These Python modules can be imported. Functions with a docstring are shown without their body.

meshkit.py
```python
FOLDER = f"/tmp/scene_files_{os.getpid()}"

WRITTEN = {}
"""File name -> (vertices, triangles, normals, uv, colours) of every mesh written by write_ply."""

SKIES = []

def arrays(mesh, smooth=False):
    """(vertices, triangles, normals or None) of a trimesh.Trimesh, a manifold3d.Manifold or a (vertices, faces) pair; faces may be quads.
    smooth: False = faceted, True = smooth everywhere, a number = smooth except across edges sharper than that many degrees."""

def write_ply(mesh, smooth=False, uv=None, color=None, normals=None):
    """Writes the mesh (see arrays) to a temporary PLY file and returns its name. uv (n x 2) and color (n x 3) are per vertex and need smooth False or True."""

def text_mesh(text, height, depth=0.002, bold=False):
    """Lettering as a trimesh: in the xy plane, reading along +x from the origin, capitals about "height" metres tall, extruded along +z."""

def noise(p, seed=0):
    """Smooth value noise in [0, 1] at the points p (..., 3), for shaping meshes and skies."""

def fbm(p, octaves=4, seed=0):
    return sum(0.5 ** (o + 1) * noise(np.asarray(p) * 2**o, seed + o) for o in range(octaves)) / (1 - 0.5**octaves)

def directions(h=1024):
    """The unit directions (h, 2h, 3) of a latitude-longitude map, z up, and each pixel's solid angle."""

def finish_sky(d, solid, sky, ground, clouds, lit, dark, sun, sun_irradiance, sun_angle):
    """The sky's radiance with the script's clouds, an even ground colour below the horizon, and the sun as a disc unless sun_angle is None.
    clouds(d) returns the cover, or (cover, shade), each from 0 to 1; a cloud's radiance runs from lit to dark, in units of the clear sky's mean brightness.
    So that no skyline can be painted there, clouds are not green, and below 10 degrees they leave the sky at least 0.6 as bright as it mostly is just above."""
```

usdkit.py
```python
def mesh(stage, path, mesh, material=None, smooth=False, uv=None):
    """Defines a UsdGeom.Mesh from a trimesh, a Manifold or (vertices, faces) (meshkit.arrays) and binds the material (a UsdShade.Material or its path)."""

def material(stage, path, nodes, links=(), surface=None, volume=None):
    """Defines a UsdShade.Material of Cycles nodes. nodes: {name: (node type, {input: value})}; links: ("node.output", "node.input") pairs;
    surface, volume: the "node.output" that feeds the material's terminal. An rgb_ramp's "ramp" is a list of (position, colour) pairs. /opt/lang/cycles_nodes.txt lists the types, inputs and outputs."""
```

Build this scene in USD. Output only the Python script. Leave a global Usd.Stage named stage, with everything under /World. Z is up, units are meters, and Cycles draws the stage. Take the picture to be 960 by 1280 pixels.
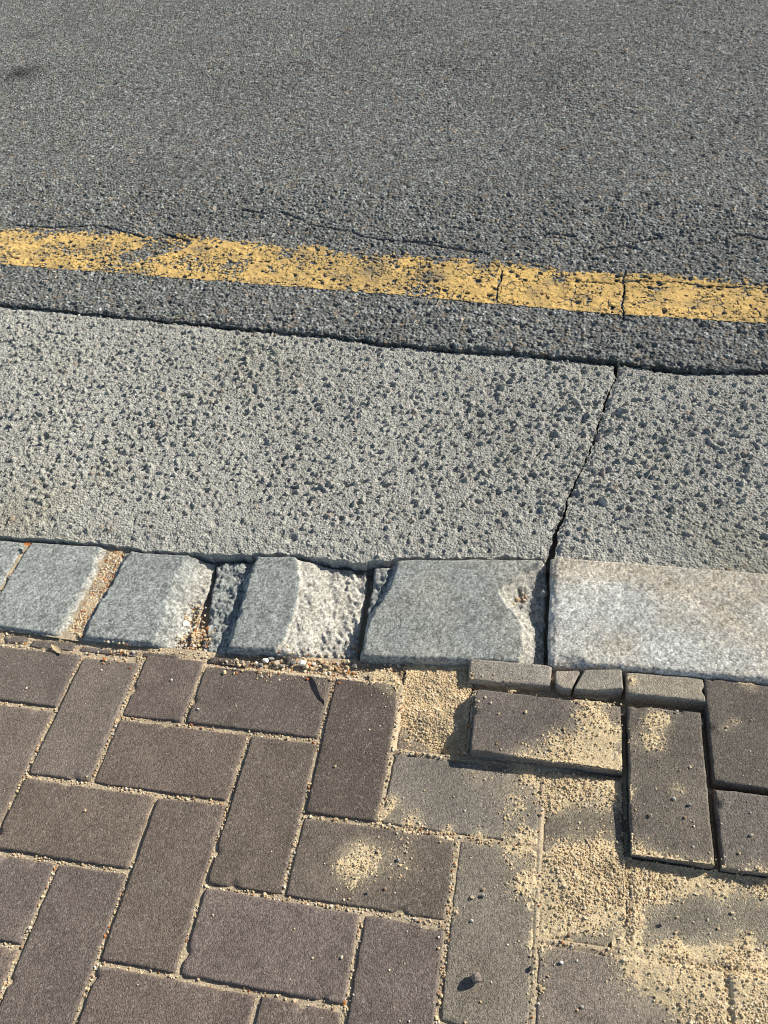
import math, random
import numpy as np, trimesh
from scipy.spatial import cKDTree
from scipy.ndimage import gaussian_filter
from pxr import Usd, UsdGeom, UsdLux, UsdShade, Gf, Sdf, Vt
import usdkit, meshkit

stage = Usd.Stage.CreateInMemory()
UsdGeom.SetStageUpAxis(stage, UsdGeom.Tokens.z)
UsdGeom.SetStageMetersPerUnit(stage, 1.0)
UsdGeom.Xform.Define(stage, '/World')
UsdGeom.Scope.Define(stage, '/World/Looks')

# ------------------------------------------------------------------ camera
EXPOSURE = 0.75
cam = UsdGeom.Camera.Define(stage, '/World/camera')
R = (0.97850565, 0.17302101, -0.11220709)
U = (-0.05727692, 0.75072872, 0.65812289)
F = (-0.19810618, 0.63755009, -0.7445024)
cam.AddTransformOp().Set(Gf.Matrix4d(*R, 0, *U, 0, *[-c for c in F], 0, 0.5796, -0.3310, 0.9888, 1))
cam.CreateFocalLengthAttr(24.0)
cam.CreateHorizontalApertureAttr(24.0 * 960 / 980)
cam.CreateVerticalApertureAttr(24.0 * 1280 / 980)
cam.CreateClippingRangeAttr(Gf.Vec2f(0.05, 500))
cam.CreateExposureAttr(EXPOSURE)

# ------------------------------------------------------------------ sun and sky
SUN_AZ, SUN_EL = math.radians(33.0), math.radians(31.0)     # azimuth from +x (along the kerb) towards +y (the road)
to_sun = (math.cos(SUN_AZ) * math.cos(SUN_EL), math.sin(SUN_AZ) * math.cos(SUN_EL), math.sin(SUN_EL))
usdkit.material(stage, '/World/Looks/clear_sky', {
    'sky': ('sky_texture', {'sky_type': 'single_scattering', 'sun_disc': False, 'sun_elevation': SUN_EL, 'sun_rotation': math.atan2(to_sun[0], to_sun[1])}),
    'bg': ('background_shader', {'strength': 0.062})}, [('sky.color', 'bg.color')], surface='bg.background')
dome = UsdLux.DomeLight.Define(stage, '/World/sky')
UsdShade.MaterialBindingAPI.Apply(dome.GetPrim()).Bind(UsdShade.Material.Get(stage, '/World/Looks/clear_sky'))
sun = UsdLux.DistantLight.Define(stage, '/World/sun')
sun.CreateNormalizeAttr(True); sun.CreateIntensityAttr(1.25); sun.CreateAngleAttr(0.5); sun.CreateColorAttr(Gf.Vec3f(1.0, 0.945, 0.85))
zb = Gf.Vec3d(*to_sun); xb = Gf.Vec3d(-to_sun[1], to_sun[0], 0).GetNormalized(); yb = Gf.Cross(zb, xb)
sun.AddTransformOp().Set(Gf.Matrix4d(*xb, 0, *yb, 0, *zb, 0, 0, 0, 8, 1))
for p, s in ((dome, 'structure'),):
    p.GetPrim().SetCustomDataByKey('kind', s)

# ------------------------------------------------------------------ helpers
rng = np.random.default_rng(7)
used = {}
def numbered(path):
    n = used.get(path, 0); used[path] = n + 1
    return path if n == 0 else '%s_%03d' % (path, n)

def tag(prim, label=None, category=None, group=None, kind=None):
    for k, v in (('label', label), ('category', category), ('group', group), ('kind', kind)):
        if v: prim.SetCustomDataByKey(k, v)
    return prim

def xform(name, loc=None, **t):
    x = UsdGeom.Xform.Define(stage, numbered('/World/' + name))
    if loc is not None: x.AddTranslateOp().Set(Gf.Vec3d(*loc))
    return tag(x.GetPrim(), **t)

def add(name, vf, mat, parent=None, smooth=True, attrs=None, **t):
    path = numbered((str(parent.GetPath()) if parent else '/World') + '/' + name)
    m = usdkit.mesh(stage, path, vf, '/World/Looks/' + mat, smooth=smooth)
    for k, v in (attrs or {}).items():
        api = UsdGeom.PrimvarsAPI(m)
        v = np.asarray(v, np.float32)
        if v.ndim == 2:
            api.CreatePrimvar(k, Sdf.ValueTypeNames.Color3fArray, 'vertex').Set(Vt.Vec3fArray.FromNumpy(v))
        else:
            api.CreatePrimvar(k, Sdf.ValueTypeNames.FloatArray, 'vertex').Set(Vt.FloatArray.FromNumpy(v))
    return tag(m.GetPrim(), **t)

def nz(x, y, scale, seed=0, octaves=3):
    """fractal noise in about -1..1 with features of 'scale' metres"""
    return 2 * meshkit.fbm(np.stack([np.asarray(x) / scale, np.asarray(y) / scale, np.zeros_like(x) + 0.37], -1), octaves, seed) - 1

def ss(a, b, x):
    t = np.clip((x - a) / (b - a), 0, 1)
    return t * t * (3 - 2 * t)

def line(pts):
    p = np.array(pts, float)
    dx0 = (p[1] - p[0]); dx1 = (p[-1] - p[-2])
    lo = p[0] - (p[-1] - p[0]) * (p[0][0] + 3.0) / (p[-1][0] - p[0][0]); hi = p[-1] + (p[-1] - p[0]) * 3.0 / (p[-1][0] - p[0][0])
    q = np.vstack([lo, p, hi])
    return lambda x: np.interp(x, q[:, 0], q[:, 1])

def sheet(X, Y, Z, skirt=None, attrs=None, sides='nsew'):
    """a height field on an ny by nx grid, with vertical skirts down to z = skirt that have vertices of their own"""
    ny, nx = X.shape
    idx = np.arange(ny * nx).reshape(ny, nx)
    V = [np.stack([X, Y, Z], -1).reshape(-1, 3)]
    a, b, c, d = idx[:-1, :-1].ravel(), idx[:-1, 1:].ravel(), idx[1:, 1:].ravel(), idx[1:, :-1].ravel()
    Fs = [np.stack([a, b, c], 1), np.stack([a, c, d], 1)]
    A = {k: [v.reshape(ny * nx, -1)] for k, v in (attrs or {}).items()}
    off = ny * nx
    if skirt is not None:
        rims = {'s': idx[0], 'e': idx[:, -1], 'n': idx[-1][::-1], 'w': idx[::-1, 0]}
        for s in sides:
            r = rims[s]; top = V[0][r]; n = len(r)
            bot = top.copy(); bot[:, 2] = skirt
            mid = top * 0.5 + bot * 0.5
            V += [top, mid, bot]
            for k in A: A[k] += [A[k][0][r]] * 3
            i = np.arange(n - 1)
            for lv in (0, 1):
                t0, b0 = off + lv * n, off + (lv + 1) * n
                Fs += [np.stack([t0 + i, b0 + i, b0 + i + 1], 1), np.stack([t0 + i, b0 + i + 1, t0 + i + 1], 1)]
            off += 3 * n
    return (np.vstack(V), np.vstack(Fs)), {k: (np.vstack(v) if v[0].shape[1] > 1 else np.vstack(v)[:, 0]) for k, v in A.items()}

class Cells:
    """random cells of a crushed-stone surface: points scattered on a jittered grid"""
    def __init__(self, x0, x1, y0, y1, spacing, seed, jitter=0.95):
        g = np.random.default_rng(seed)
        xs, ys = np.meshgrid(np.arange(x0, x1, spacing), np.arange(y0, y1, spacing))
        n = xs.size
        self.p = np.stack([xs.ravel(), ys.ravel()], 1) + (g.random((n, 2)) - .5) * jitter * spacing
        self.t = cKDTree(self.p); self.g = g; self.n = n
    def at(self, x, y):
        q = np.stack([x.ravel(), y.ravel()], 1)
        d, i = self.t.query(q, k=2, workers=-1)
        return i[:, 0].reshape(x.shape), d[:, 0].reshape(x.shape), d[:, 1].reshape(x.shape), (q - self.p[i[:, 0]]).reshape(x.shape + (2,))

def polydist(x, y, pts):
    best = np.full(x.shape, 9.0)
    p = np.array(pts, float)[:, :2]
    for a, b in zip(p[:-1], p[1:]):
        ab = b - a; L = (ab ** 2).sum()
        t = np.clip(((x - a[0]) * ab[0] + (y - a[1]) * ab[1]) / L, 0, 1)
        best = np.minimum(best, np.hypot(x - a[0] - t * ab[0], y - a[1] - t * ab[1]))
    return best

# ------------------------------------------------------------------ materials
def look(name, nodes, links):
    usdkit.material(stage, '/World/Looks/' + name, nodes, links, surface='p.BSDF')

def mineral(name, tint, base, grain_scale, fleck, rough=0.9, bump=0.5, bump_scale=900, bump_d=0.001, fleck_scale=None, spread=0.35, broad=6.0, broad_amt=0.2, spec=0.3, cells=None):
    """a stony surface: base colour (a vertex colour when tint is set) with grain, broad tone variation, flecks and fine relief"""
    nodes = {
        'g': ('geometry', {}),
        'n1': ('noise_texture', {'scale': grain_scale, 'detail': 4.0, 'roughness': 0.75}),
        'r1': ('map_range', {'from_min': 0.3, 'from_max': 0.7, 'to_min': 1 - spread, 'to_max': 1 + spread, 'clamp': False}),
        'n2': ('noise_texture', {'scale': broad, 'detail': 4.0, 'roughness': 0.6}),
        'r2': ('map_range', {'from_min': 0.3, 'from_max': 0.7, 'to_min': 1 - broad_amt, 'to_max': 1 + broad_amt, 'clamp': False}),
        'm': ('math', {'math_type': 'multiply'}),
        'cc': ('combine_color', {}),
        'mul': ('mix_color', {'blend_type': 'multiply', 'fac': 1.0, 'b': base, 'a': base}),
        'v': ('voronoi_texture', {'scale': fleck_scale or grain_scale}),
        'sc': ('separate_color', {}),
        'fr': ('map_range', {'from_min': fleck[1], 'from_max': 1.0, 'to_min': 0.0, 'to_max': fleck[2], 'clamp': True}),
        'fm': ('mix_color', {'blend_type': 'mix', 'b': fleck[0]}),
        'nb': ('noise_texture', {'scale': bump_scale, 'detail': 3.0, 'roughness': 0.7}),
        'b': ('bump', {'strength': bump, 'distance': bump_d}),
        'p': ('principled_bsdf', {'roughness': rough, 'specular_ior_level': spec, 'diffuse_roughness': 0.5})}
    links = [('g.position', 'n1.vector'), ('g.position', 'n2.vector'), ('g.position', 'v.vector'), ('g.position', 'nb.vector'),
             ('n1.fac', 'r1.value'), ('n2.fac', 'r2.value'), ('r1.result', 'm.value1'), ('r2.result', 'm.value2'),
             ('m.value', 'cc.r'), ('m.value', 'cc.g'), ('m.value', 'cc.b'), ('cc.color', 'mul.b'),
             ('v.color', 'sc.color'), ('sc.r', 'fr.value'), ('fr.result', 'fm.fac'), ('mul.result', 'fm.a'), ('fm.result', 'p.base_color'),
             ('nb.fac', 'b.height'), ('b.normal', 'p.normal')]
    if cells:                                   # crushed grains: each its own tone and a dome of relief
        nodes['vw'] = ('voronoi_texture', {'scale': cells[0], 'randomness': 1.0})
        nodes['vs'] = ('separate_color', {})
        nodes['vr'] = ('map_range', {'from_min': 0.0, 'from_max': 1.0, 'to_min': cells[1], 'to_max': cells[2], 'clamp': False})
        nodes['m2'] = ('math', {'math_type': 'multiply'})
        nodes['vb'] = ('bump', {'strength': cells[3], 'distance': cells[4], 'invert': True})
        links = [l for l in links if l[0] != 'm.value' and l != ('b.normal', 'p.normal')]
        links += [('g.position', 'vw.vector'), ('vw.color', 'vs.color'), ('vs.g', 'vr.value'), ('m.value', 'm2.value1'), ('vr.result', 'm2.value2'),
                  ('m2.value', 'cc.r'), ('m2.value', 'cc.g'), ('m2.value', 'cc.b'), ('vw.distance', 'vb.height'), ('b.normal', 'vb.normal'), ('vb.normal', 'p.normal')]
    if tint:
        nodes['at'] = ('attribute', {'attribute': 'tint'}); links.append(('at.color', 'mul.a'))
    look(name, nodes, links)

mineral('asphalt', True, (.1, .1, .1), 300, ((.40, .40, .36), .88, .6), fleck_scale=190, spread=.45, bump=.8, bump_scale=420, bump_d=.0014, broad=3, broad_amt=.10, cells=(150, .58, 1.45, .9, .0045))
mineral('concrete', True, (.3, .3, .3), 450, ((.09, .10, .10), .93, .4), fleck_scale=260, spread=.30, bump=.9, bump_scale=600, bump_d=.0013, broad=5, broad_amt=.10, cells=(270, .72, 1.28, .9, .0026))
mineral('granite', True, (.3, .3, .3), 420, ((.56, .565, .53), .80, .5), fleck_scale=300, spread=.75, bump=.7, bump_scale=500, bump_d=.0010, broad=22, broad_amt=.16, cells=(270, .62, 1.42, .4, .0012))
mineral('paver', True, (.1, .1, .1), 420, ((.32, .29, .25), .90, .5), fleck_scale=420, spread=.40, bump=.9, bump_scale=700, bump_d=.0012, broad=16, broad_amt=.18, cells=(620, .62, 1.42, .6, .0012))
mineral('sand', False, (.60, .485, .30), 500, ((.70, .60, .44), .70, .6), fleck_scale=450, spread=.40, bump=1.0, bump_scale=450, bump_d=.0020, broad=18, broad_amt=.12)
mineral('joint_sand', False, (.40, .325, .22), 600, ((.58, .50, .36), .65, .7), fleck_scale=420, spread=.55, bump=1.0, bump_scale=500, bump_d=.002, broad=14, broad_amt=.3)
mineral('yellow_paint', True, (.5, .3, .06), 260, ((.20, .17, .11), .93, .5), spread=.18, bump=.5, bump_scale=400, bump_d=.001, broad=9, broad_amt=.10)
mineral('earth', False, (.12, .11, .095), 30, ((.2, .18, .15), .9, .3), broad=2)
for i, c in enumerate([(.64, .51, .31), (.56, .43, .25), (.70, .60, .43), (.47, .35, .22), (.55, .51, .44), (.30, .20, .12)]):
    mineral('grain_%s' % ('gold', 'tan', 'cream', 'brown', 'grey', 'umber')[i], False, c, 900, ((.7, .62, .48), .93, .4), spread=.25, bump=.3, broad=40, broad_amt=.25)
for n, c in (('brown_stone', (.22, .175, .15)), ('dark_stone', (.10, .09, .08)), ('grey_stone', (.30, .29, .26)), ('white_stone', (.72, .70, .66)), ('buff_stone', (.50, .42, .30)), ('rust_litter', (.36, .13, .035)), ('straw', (.42, .33, .20))):
    mineral(n, False, c, 700, ((.6, .58, .52), .94, .4), spread=.25, bump=.35, broad=60, broad_amt=.2)

# ------------------------------------------------------------------ levels and lines of the street (metres; paver tops at 0)
Z_KERB, Z_CONC, Z_ASPH = 0.010, 0.009, 0.0175
asphalt_edge = line([(-0.731, 1.091), (-0.504, 1.064), (-0.291, 1.036), (-0.091, 1.009), (0.095, 0.990), (0.238, 0.965), (0.374, 0.945), (0.502, 0.941), (0.595, 0.928), (0.700, 0.916), (0.815, 0.896), (0.968, 0.897)])
kerb_back = line([(-0.350, 0.396), (-0.150, 0.399), (-0.073, 0.391), (0.042, 0.393), (0.177, 0.404), (0.299, 0.399), (0.387, 0.416), (0.598, 0.434), (0.728, 0.432), (0.908, 0.430)])
kerb_front = line([(-0.256, 0.222), (-0.125, 0.217), (0.022, 0.218), (0.150, 0.223), (0.320, 0.233), (0.344, 0.230), (0.594, 0.247), (0.680, 0.250), (0.885, 0.251)])
paint_far = line([(-0.924, 1.446), (-0.624, 1.425), (-0.339, 1.394), (0.014, 1.341), (0.408, 1.269), (0.721, 1.218), (1.004, 1.187)])
paint_near = line([(-0.822, 1.261), (-0.365, 1.204), (-0.141, 1.176), (0.282, 1.123), (0.458, 1.095), (0.717, 1.061), (0.985, 1.036)])

# ------------------------------------------------------------------ road: asphalt
c_big = Cells(-2.6, 1.9, 0.85, 4.3, 0.0095, 11)
c_mid = Cells(-1.2, 1.4, 0.85, 1.8, 0.0045, 12)
big_h = c_big.g.random(c_big.n); big_t = c_big.g.normal(0, .17, (c_big.n, 2)); big_tone = c_big.g.random(c_big.n)
big_k = c_big.g.random(c_big.n)
mid_h = c_mid.g.random(c_mid.n); mid_tone = c_mid.g.random(c_mid.n); mid_t = c_mid.g.normal(0, .15, (c_mid.n, 2))
ASPHALT_CRACKS = [
    [(-0.248, 1.522), (-0.173, 1.495), (-0.127, 1.501), (-0.056, 1.458)],
    [(0.645, 1.291), (0.675, 1.310), (0.697, 1.316), (0.741, 1.332), (0.758, 1.342), (0.814, 1.361), (0.845, 1.371), (0.884, 1.390)],
    [(0.892, 1.326), (0.913, 1.335), (0.935, 1.345), (0.958, 1.361), (0.979, 1.367), (1.002, 1.353), (1.025, 1.343)],
    [(0.473, 1.362), (0.519, 1.364), (0.564, 1.381), (0.618, 1.366)],
    [(-0.038, 1.438), (0.002, 1.425), (0.038, 1.413), (0.082, 1.401), (0.117, 1.374), (0.209, 1.353), (0.297, 1.348)],
    [(0.213, 1.357), (0.269, 1.341), (0.357, 1.315), (0.427, 1.294)],
    [(-0.882, 1.459), (-0.850, 1.454), (-0.776, 1.443), (-0.622, 1.447), (-0.526, 1.412), (-0.470, 1.387)],
    [(-0.421, 1.406), (-0.374, 1.381), (-0.337, 1.365)],
    [(0.724, 1.226), (0.719, 1.189), (0.721, 1.145), (0.715, 1.096), (0.716, 1.046)],
    [(0.462, 1.221), (0.461, 1.183), (0.456, 1.159), (0.459, 1.105)],
    [(0.621, 1.183), (0.687, 1.177), (0.753, 1.183), (0.832, 1.177), (0.879, 1.165), (0.955, 1.159), (1.003, 1.154)]]
ASPHALT_PITS = [(0.668, 1.484, 0.016), (0.387, 1.761, 0.01), (-0.055, 1.890, 0.008), (0.155, 1.556, 0.012), (0.809, 1.710, 0.01), (0.902, 1.726, 0.008), (-0.678, 2.352, 0.01), (-0.648, 1.399, 0.008), (0.459, 1.183, 0.007), (0.425, 1.241, 0.007), (0.579, 1.468, 0.009), (-0.390, 1.381, 0.012), (0.496, 1.029, 0.008), (0.604, 1.058, 0.009), (0.290, 1.470, 0.008), (0.910, 1.345, 0.01), (0.709, 1.551, 0.011), (0.092, 2.400, 0.014), (-0.541, 2.472, 0.009)]
def asphalt_height(x, y, fine=True):
    i, d1, d2, o = c_big.at(x, y)
    e = ss(0, .0022, d2 - d1)
    proud = big_k[i] < .55
    h = np.where(proud, .0007 + .0016 * big_h[i], -.0008 + .0010 * big_h[i]) + np.where(proud, 1, .5) * (o * big_t[i]).sum(-1)
    z = h * e - .0011 * (1 - e) - np.where((big_k[i] > .962), .0042 * ss(0, .0020, d2 - d1), 0)
    t = big_tone[i]
    tone = np.where(proud, .125 + .17 * t ** 2.2, .115 + .06 * t)
    tone = tone * (0.72 + 0.28 * e)
    warm = (big_k[i] * 37 % 1 < .07)
    if fine:
        j, m1, m2, p = c_mid.at(x, y)
        ef = ss(0, .0015, m2 - m1)
        z = z + ((mid_h[j] - .5) * .0016 + (p * mid_t[j]).sum(-1)) * ef - .0008 * (1 - ef)
        tone = tone * (.84 + .44 * mid_tone[j])
    else:
        tone = tone * (.80 + .42 * rng.random(x.shape))
        z = z + rng.normal(0, .0006, x.shape)
    for px, py, r in ASPHALT_PITS:
        d = np.hypot(x - px, (y - py) * .8) / (r * (1 + .35 * nz(x, y, .006, 5, 2)))
        z = z - .0035 * (1 - ss(.35, 1, d))
    cr = np.full(x.shape, 9.0)
    wx = x + .004 * nz(x, y, .012, 3, 3); wy = y + .004 * nz(x, y, .012, 4, 3)
    for n_c, c in enumerate(ASPHALT_CRACKS):
        cr = np.minimum(cr, polydist(wx, wy, c) * (1.9 if n_c >= len(ASPHALT_CRACKS) - 3 else 1.0))
    gap = .0022 * (1 + .9 * nz(x, y, .03, 8, 2))
    open_ = 1 - ss(0, np.maximum(gap, .0012) * 2.0, cr)
    z = z - .0075 * open_
    z = z + .0022 * nz(x, y, .16, 21, 3)
    big = nz(x, y, .8, 31, 3)
    tone = tone * (1 - .6 * open_)                      # tone gets darker inside the cracks
    tone = tone * (1 + .12 * big + .08 * nz(x, y, .22, 33, 3))
    for (sx, sy, r, k) in [(-1.462, 2.597, 0.085, 0.22), (-1.641, 3.024, 0.06, 0.65), (-1.136, 2.422, 0.05, 0.75), (0.556, 2.274, 0.07, 0.75), (-0.715, 1.442, 0.03, 0.8), (-0.375, 1.385, 0.05, 0.6), (0.186, 2.488, 0.14, 0.85), (0.111, 1.257, 0.06, 0.8)]:
        tone = tone * (1 - (1 - k) * np.exp(-(((x - sx) / r) ** 2 + ((y - sy) / (r * .9)) ** 2) * (1 + .5 * nz(x, y, .03, 6, 2))))
    col = np.stack([tone * np.where(warm, 1.2, .97), tone * 1.0, tone * np.where(warm, .75, .94)], -1)
    return z, col

def edge_rag(x):
    return .0065 * nz(x, x * 0, .016, 41, 4) + .004 * nz(x, x * 0, .09, 42, 2)
xs = np.arange(-1.26, 1.20, .0021); ss_rows = np.concatenate([np.arange(0, .004, .001), np.arange(.004, .62, .0020)])
X, S = np.meshgrid(xs, ss_rows)
Y = asphalt_edge(X) + edge_rag(X) + S + (S / .62) ** 3 * .05 * nz(X, X * 0, .06, 43, 4)
zr, ac = asphalt_height(X, Y)
lip = (1 - ss(0, .009, S)) * (.0025 + .004 * nz(X, Y, .012, 44, 2))
Z = Z_ASPH + zr - lip
near_grid = (X, Y, Z)
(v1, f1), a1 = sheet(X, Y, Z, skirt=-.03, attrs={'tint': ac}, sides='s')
a1['tint'][X.size:] *= .4            # bitumen of the broken side, with its shade darkened into the tint
xs2 = np.arange(-2.55, 1.75, .0052); rows2 = np.concatenate([np.arange(.55, 1.5, .0050), np.arange(1.5, 3.1, .0065)])
X2, S2 = np.meshgrid(xs2, rows2)
Y2 = asphalt_edge(X2) + S2
z2, ac2 = asphalt_height(X2, Y2, False)
(v2, f2), a2 = sheet(X2, Y2, Z_ASPH + z2 - .0035 * (S2 < .58) - .0012 * (S2 < .66), attrs={'tint': ac2})
sides_v, sides_f, sides_a = [], [], []
for sx0, sx1 in ((-2.6, -1.262), (1.2, 1.8)):
    Xs, Ss = np.meshgrid(np.arange(sx0, sx1, .006), np.concatenate([[0, .002], np.arange(.006, .575, .006)]))
    Ys = asphalt_edge(Xs) + edge_rag(Xs) + Ss
    zs_, cs_ = asphalt_height(Xs, Ys, False)
    (vv_, ff_), aa_ = sheet(Xs, Ys, Z_ASPH + zs_, skirt=-.03, attrs={'tint': cs_}, sides='s')
    sides_f.append(ff_ + sum(len(q) for q in sides_v)); sides_v.append(vv_); sides_a.append(aa_['tint'])
sides_v, sides_f, sides_a = np.vstack(sides_v), np.vstack(sides_f), np.vstack(sides_a)
# the carriageway beyond what is looked at closely: coarse, just below
xo = np.concatenate([[-40, -25, -14, -8, -5, -3.5], np.arange(-2.6, 1.9, .15), [2.2, 3, 5, 9, 16, 25, 40]])
so = np.concatenate([[.02, .3, .62, 1.0, 1.5, 2.0, 2.5, 3.0], [3.5, 4.2, 5.2, 6.5, 8]])
X3, S3 = np.meshgrid(xo, so)
Y3 = asphalt_edge(np.clip(X3, -3, 3)) + S3
(v3, f3), a3 = sheet(X3, Y3, np.full(X3.shape, Z_ASPH - .012), skirt=-.2, attrs={'tint': np.full(X3.shape + (3,), .13)}, sides='sn')
road_v = np.vstack([v1, v2, v3, sides_v]); road_f = np.vstack([f1, f2 + len(v1), f3 + len(v1) + len(v2), sides_f + len(v1) + len(v2) + len(v3)])
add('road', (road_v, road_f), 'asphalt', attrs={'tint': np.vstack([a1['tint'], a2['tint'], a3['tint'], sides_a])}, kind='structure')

# ------------------------------------------------------------------ yellow line: a worn coat of paint on the stones of the asphalt
Xn, Yn, Zn = near_grid
r0 = np.where(ss_rows > .10)[0][0]; r1 = np.where(ss_rows < .46)[0][-1]
def up2(A):
    A = A[r0:r1]
    B = np.empty((A.shape[0] * 2 - 1, A.shape[1])); B[::2] = A; B[1::2] = (A[:-1] + A[1:]) / 2
    C = np.empty((B.shape[0], A.shape[1] * 2 - 1)); C[:, ::2] = B; C[:, 1::2] = (B[:, :-1] + B[:, 1:]) / 2
    return C
Xp, Yp, Zp = up2(Xn), up2(Yn), up2(Zn)
low = gaussian_filter(Zp, 8)
relief = Zp - low
far_e = paint_far(Xp) - Yp + .006 * nz(Xp, Yp, .012, 51, 4) + .004 * nz(Xp, Yp, .05, 52, 2)
near_e = Yp - paint_near(Xp) + .006 * nz(Xp, Yp, .010, 53, 4)
inside = np.minimum(far_e, near_e)
wear = .6 * nz(Xp, Yp, .06, 54, 3) + .55 * nz(Xp, Yp, .012, 55, 3) + relief * 210
bias = np.interp(Xp, [-1.05, -.75, -.5, -.42, -.36, -.15, 0, .2, .35, .5, 1.2], [.14, .20, .22, .06, .32, .20, .20, .12, .36, .42, .32])
fade = .55 * (1 - ss(0, .035, far_e))
keep_v = (inside > 0) & (wear + bias - fade > 0)
smear = (polydist(Xp, Yp, [(-0.470, 1.279), (-0.374, 1.341), (-0.330, 1.371)]) < .03 + .012 * nz(Xp, Yp, .02, 58, 3)) & (nz(Xp, Yp, .008, 57, 3) < .02)
keep_v &= ~smear
crk = np.full(Xp.shape, 9.0)
wx = Xp + .004 * nz(Xp, Yp, .012, 3, 3); wy = Yp + .004 * nz(Xp, Yp, .012, 4, 3)
for n_c, c in enumerate(ASPHALT_CRACKS): crk = np.minimum(crk, polydist(wx, wy, c) * (1.9 if n_c >= len(ASPHALT_CRACKS) - 3 else 1.0))
keep_v &= crk > .0022
# hair-thin crazing of the paint
cz = Cells(-1.1, 1.3, 1.0, 1.6, .024, 15)
_, d1, d2, _ = cz.at(Xp + .006 * nz(Xp, Yp, .015, 61, 3), Yp + .006 * nz(Xp, Yp, .015, 62, 3))
keep_v &= ~(((d2 - d1) < .0008) & (Xp > .1) & (nz(Xp, Yp, .03, 66, 2) > .12))
ny, nx = Xp.shape
idx = np.arange(ny * nx).reshape(ny, nx)
k = keep_v[:-1, :-1] & keep_v[1:, :-1] & keep_v[:-1, 1:] & keep_v[1:, 1:]
a, b, c, d = idx[:-1, :-1][k], idx[:-1, 1:][k], idx[1:, 1:][k], idx[1:, :-1][k]
fc = np.vstack([np.stack([a, b, c], 1), np.stack([a, c, d], 1)])
un_, inv = np.unique(fc, return_inverse=True)
SMUDGE = [(0.571, 1.182, 0.02, 0.01, 0.7), (0.536, 1.139, 0.016, 0.01, 0.6), (0.307, 1.201, 0.03, 0.012, 0.7), (0.164, 1.228, 0.03, 0.016, 0.6), (0.411, 1.236, 0.03, 0.008, 0.6), (-0.016, 1.299, 0.02, 0.012, 0.6), (-0.293, 1.325, 0.03, 0.01, 0.7), (0.782, 1.123, 0.02, 0.008, 0.4), (0.638, 1.122, 0.02, 0.007, 0.5), (-0.584, 1.337, 0.03, 0.012, 0.6), (0.873, 1.101, 0.03, 0.008, 0.4), (0.103, 1.205, 0.02, 0.01, 0.5)]
smg = sum(k * np.exp(-(((Xp - sx) / rx) ** 2 + ((Yp - sy) / (ry * 1.8)) ** 2) * (1 + .8 * nz(Xp, Yp, .012, 68, 3))) * 1.6 for sx, sy, rx, ry, k in SMUDGE)
tone = np.clip(.85 + .22 * nz(Xp, Yp, .02, 63, 3) + .10 * nz(Xp, Yp, .1, 64, 2), .5, 1.15)
dirt = np.clip(.42 - bias + .55 * nz(Xp + .4 * Yp, Yp * 1.3, .035, 65, 4) + .7 * smg, 0, .9)
pc = np.stack([.72 * tone, .485 * tone, .165 * tone], -1) * (1 - dirt[..., None] * .8) + np.array([.17, .15, .11]) * dirt[..., None] * .75
Zc = np.maximum(Zp - .0004, .25 * Zp + .75 * gaussian_filter(Zp, 3.5) + .0003)
pv = np.stack([Xp, Yp, Zc + .0008], -1).reshape(-1, 3)[un_]
add('yellow_line', (pv, inv.reshape(-1, 3)), 'yellow_paint', attrs={'tint': pc.reshape(-1, 3)[un_]},
    label='worn yellow painted line along the edge of the asphalt road', category='road marking')

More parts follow.
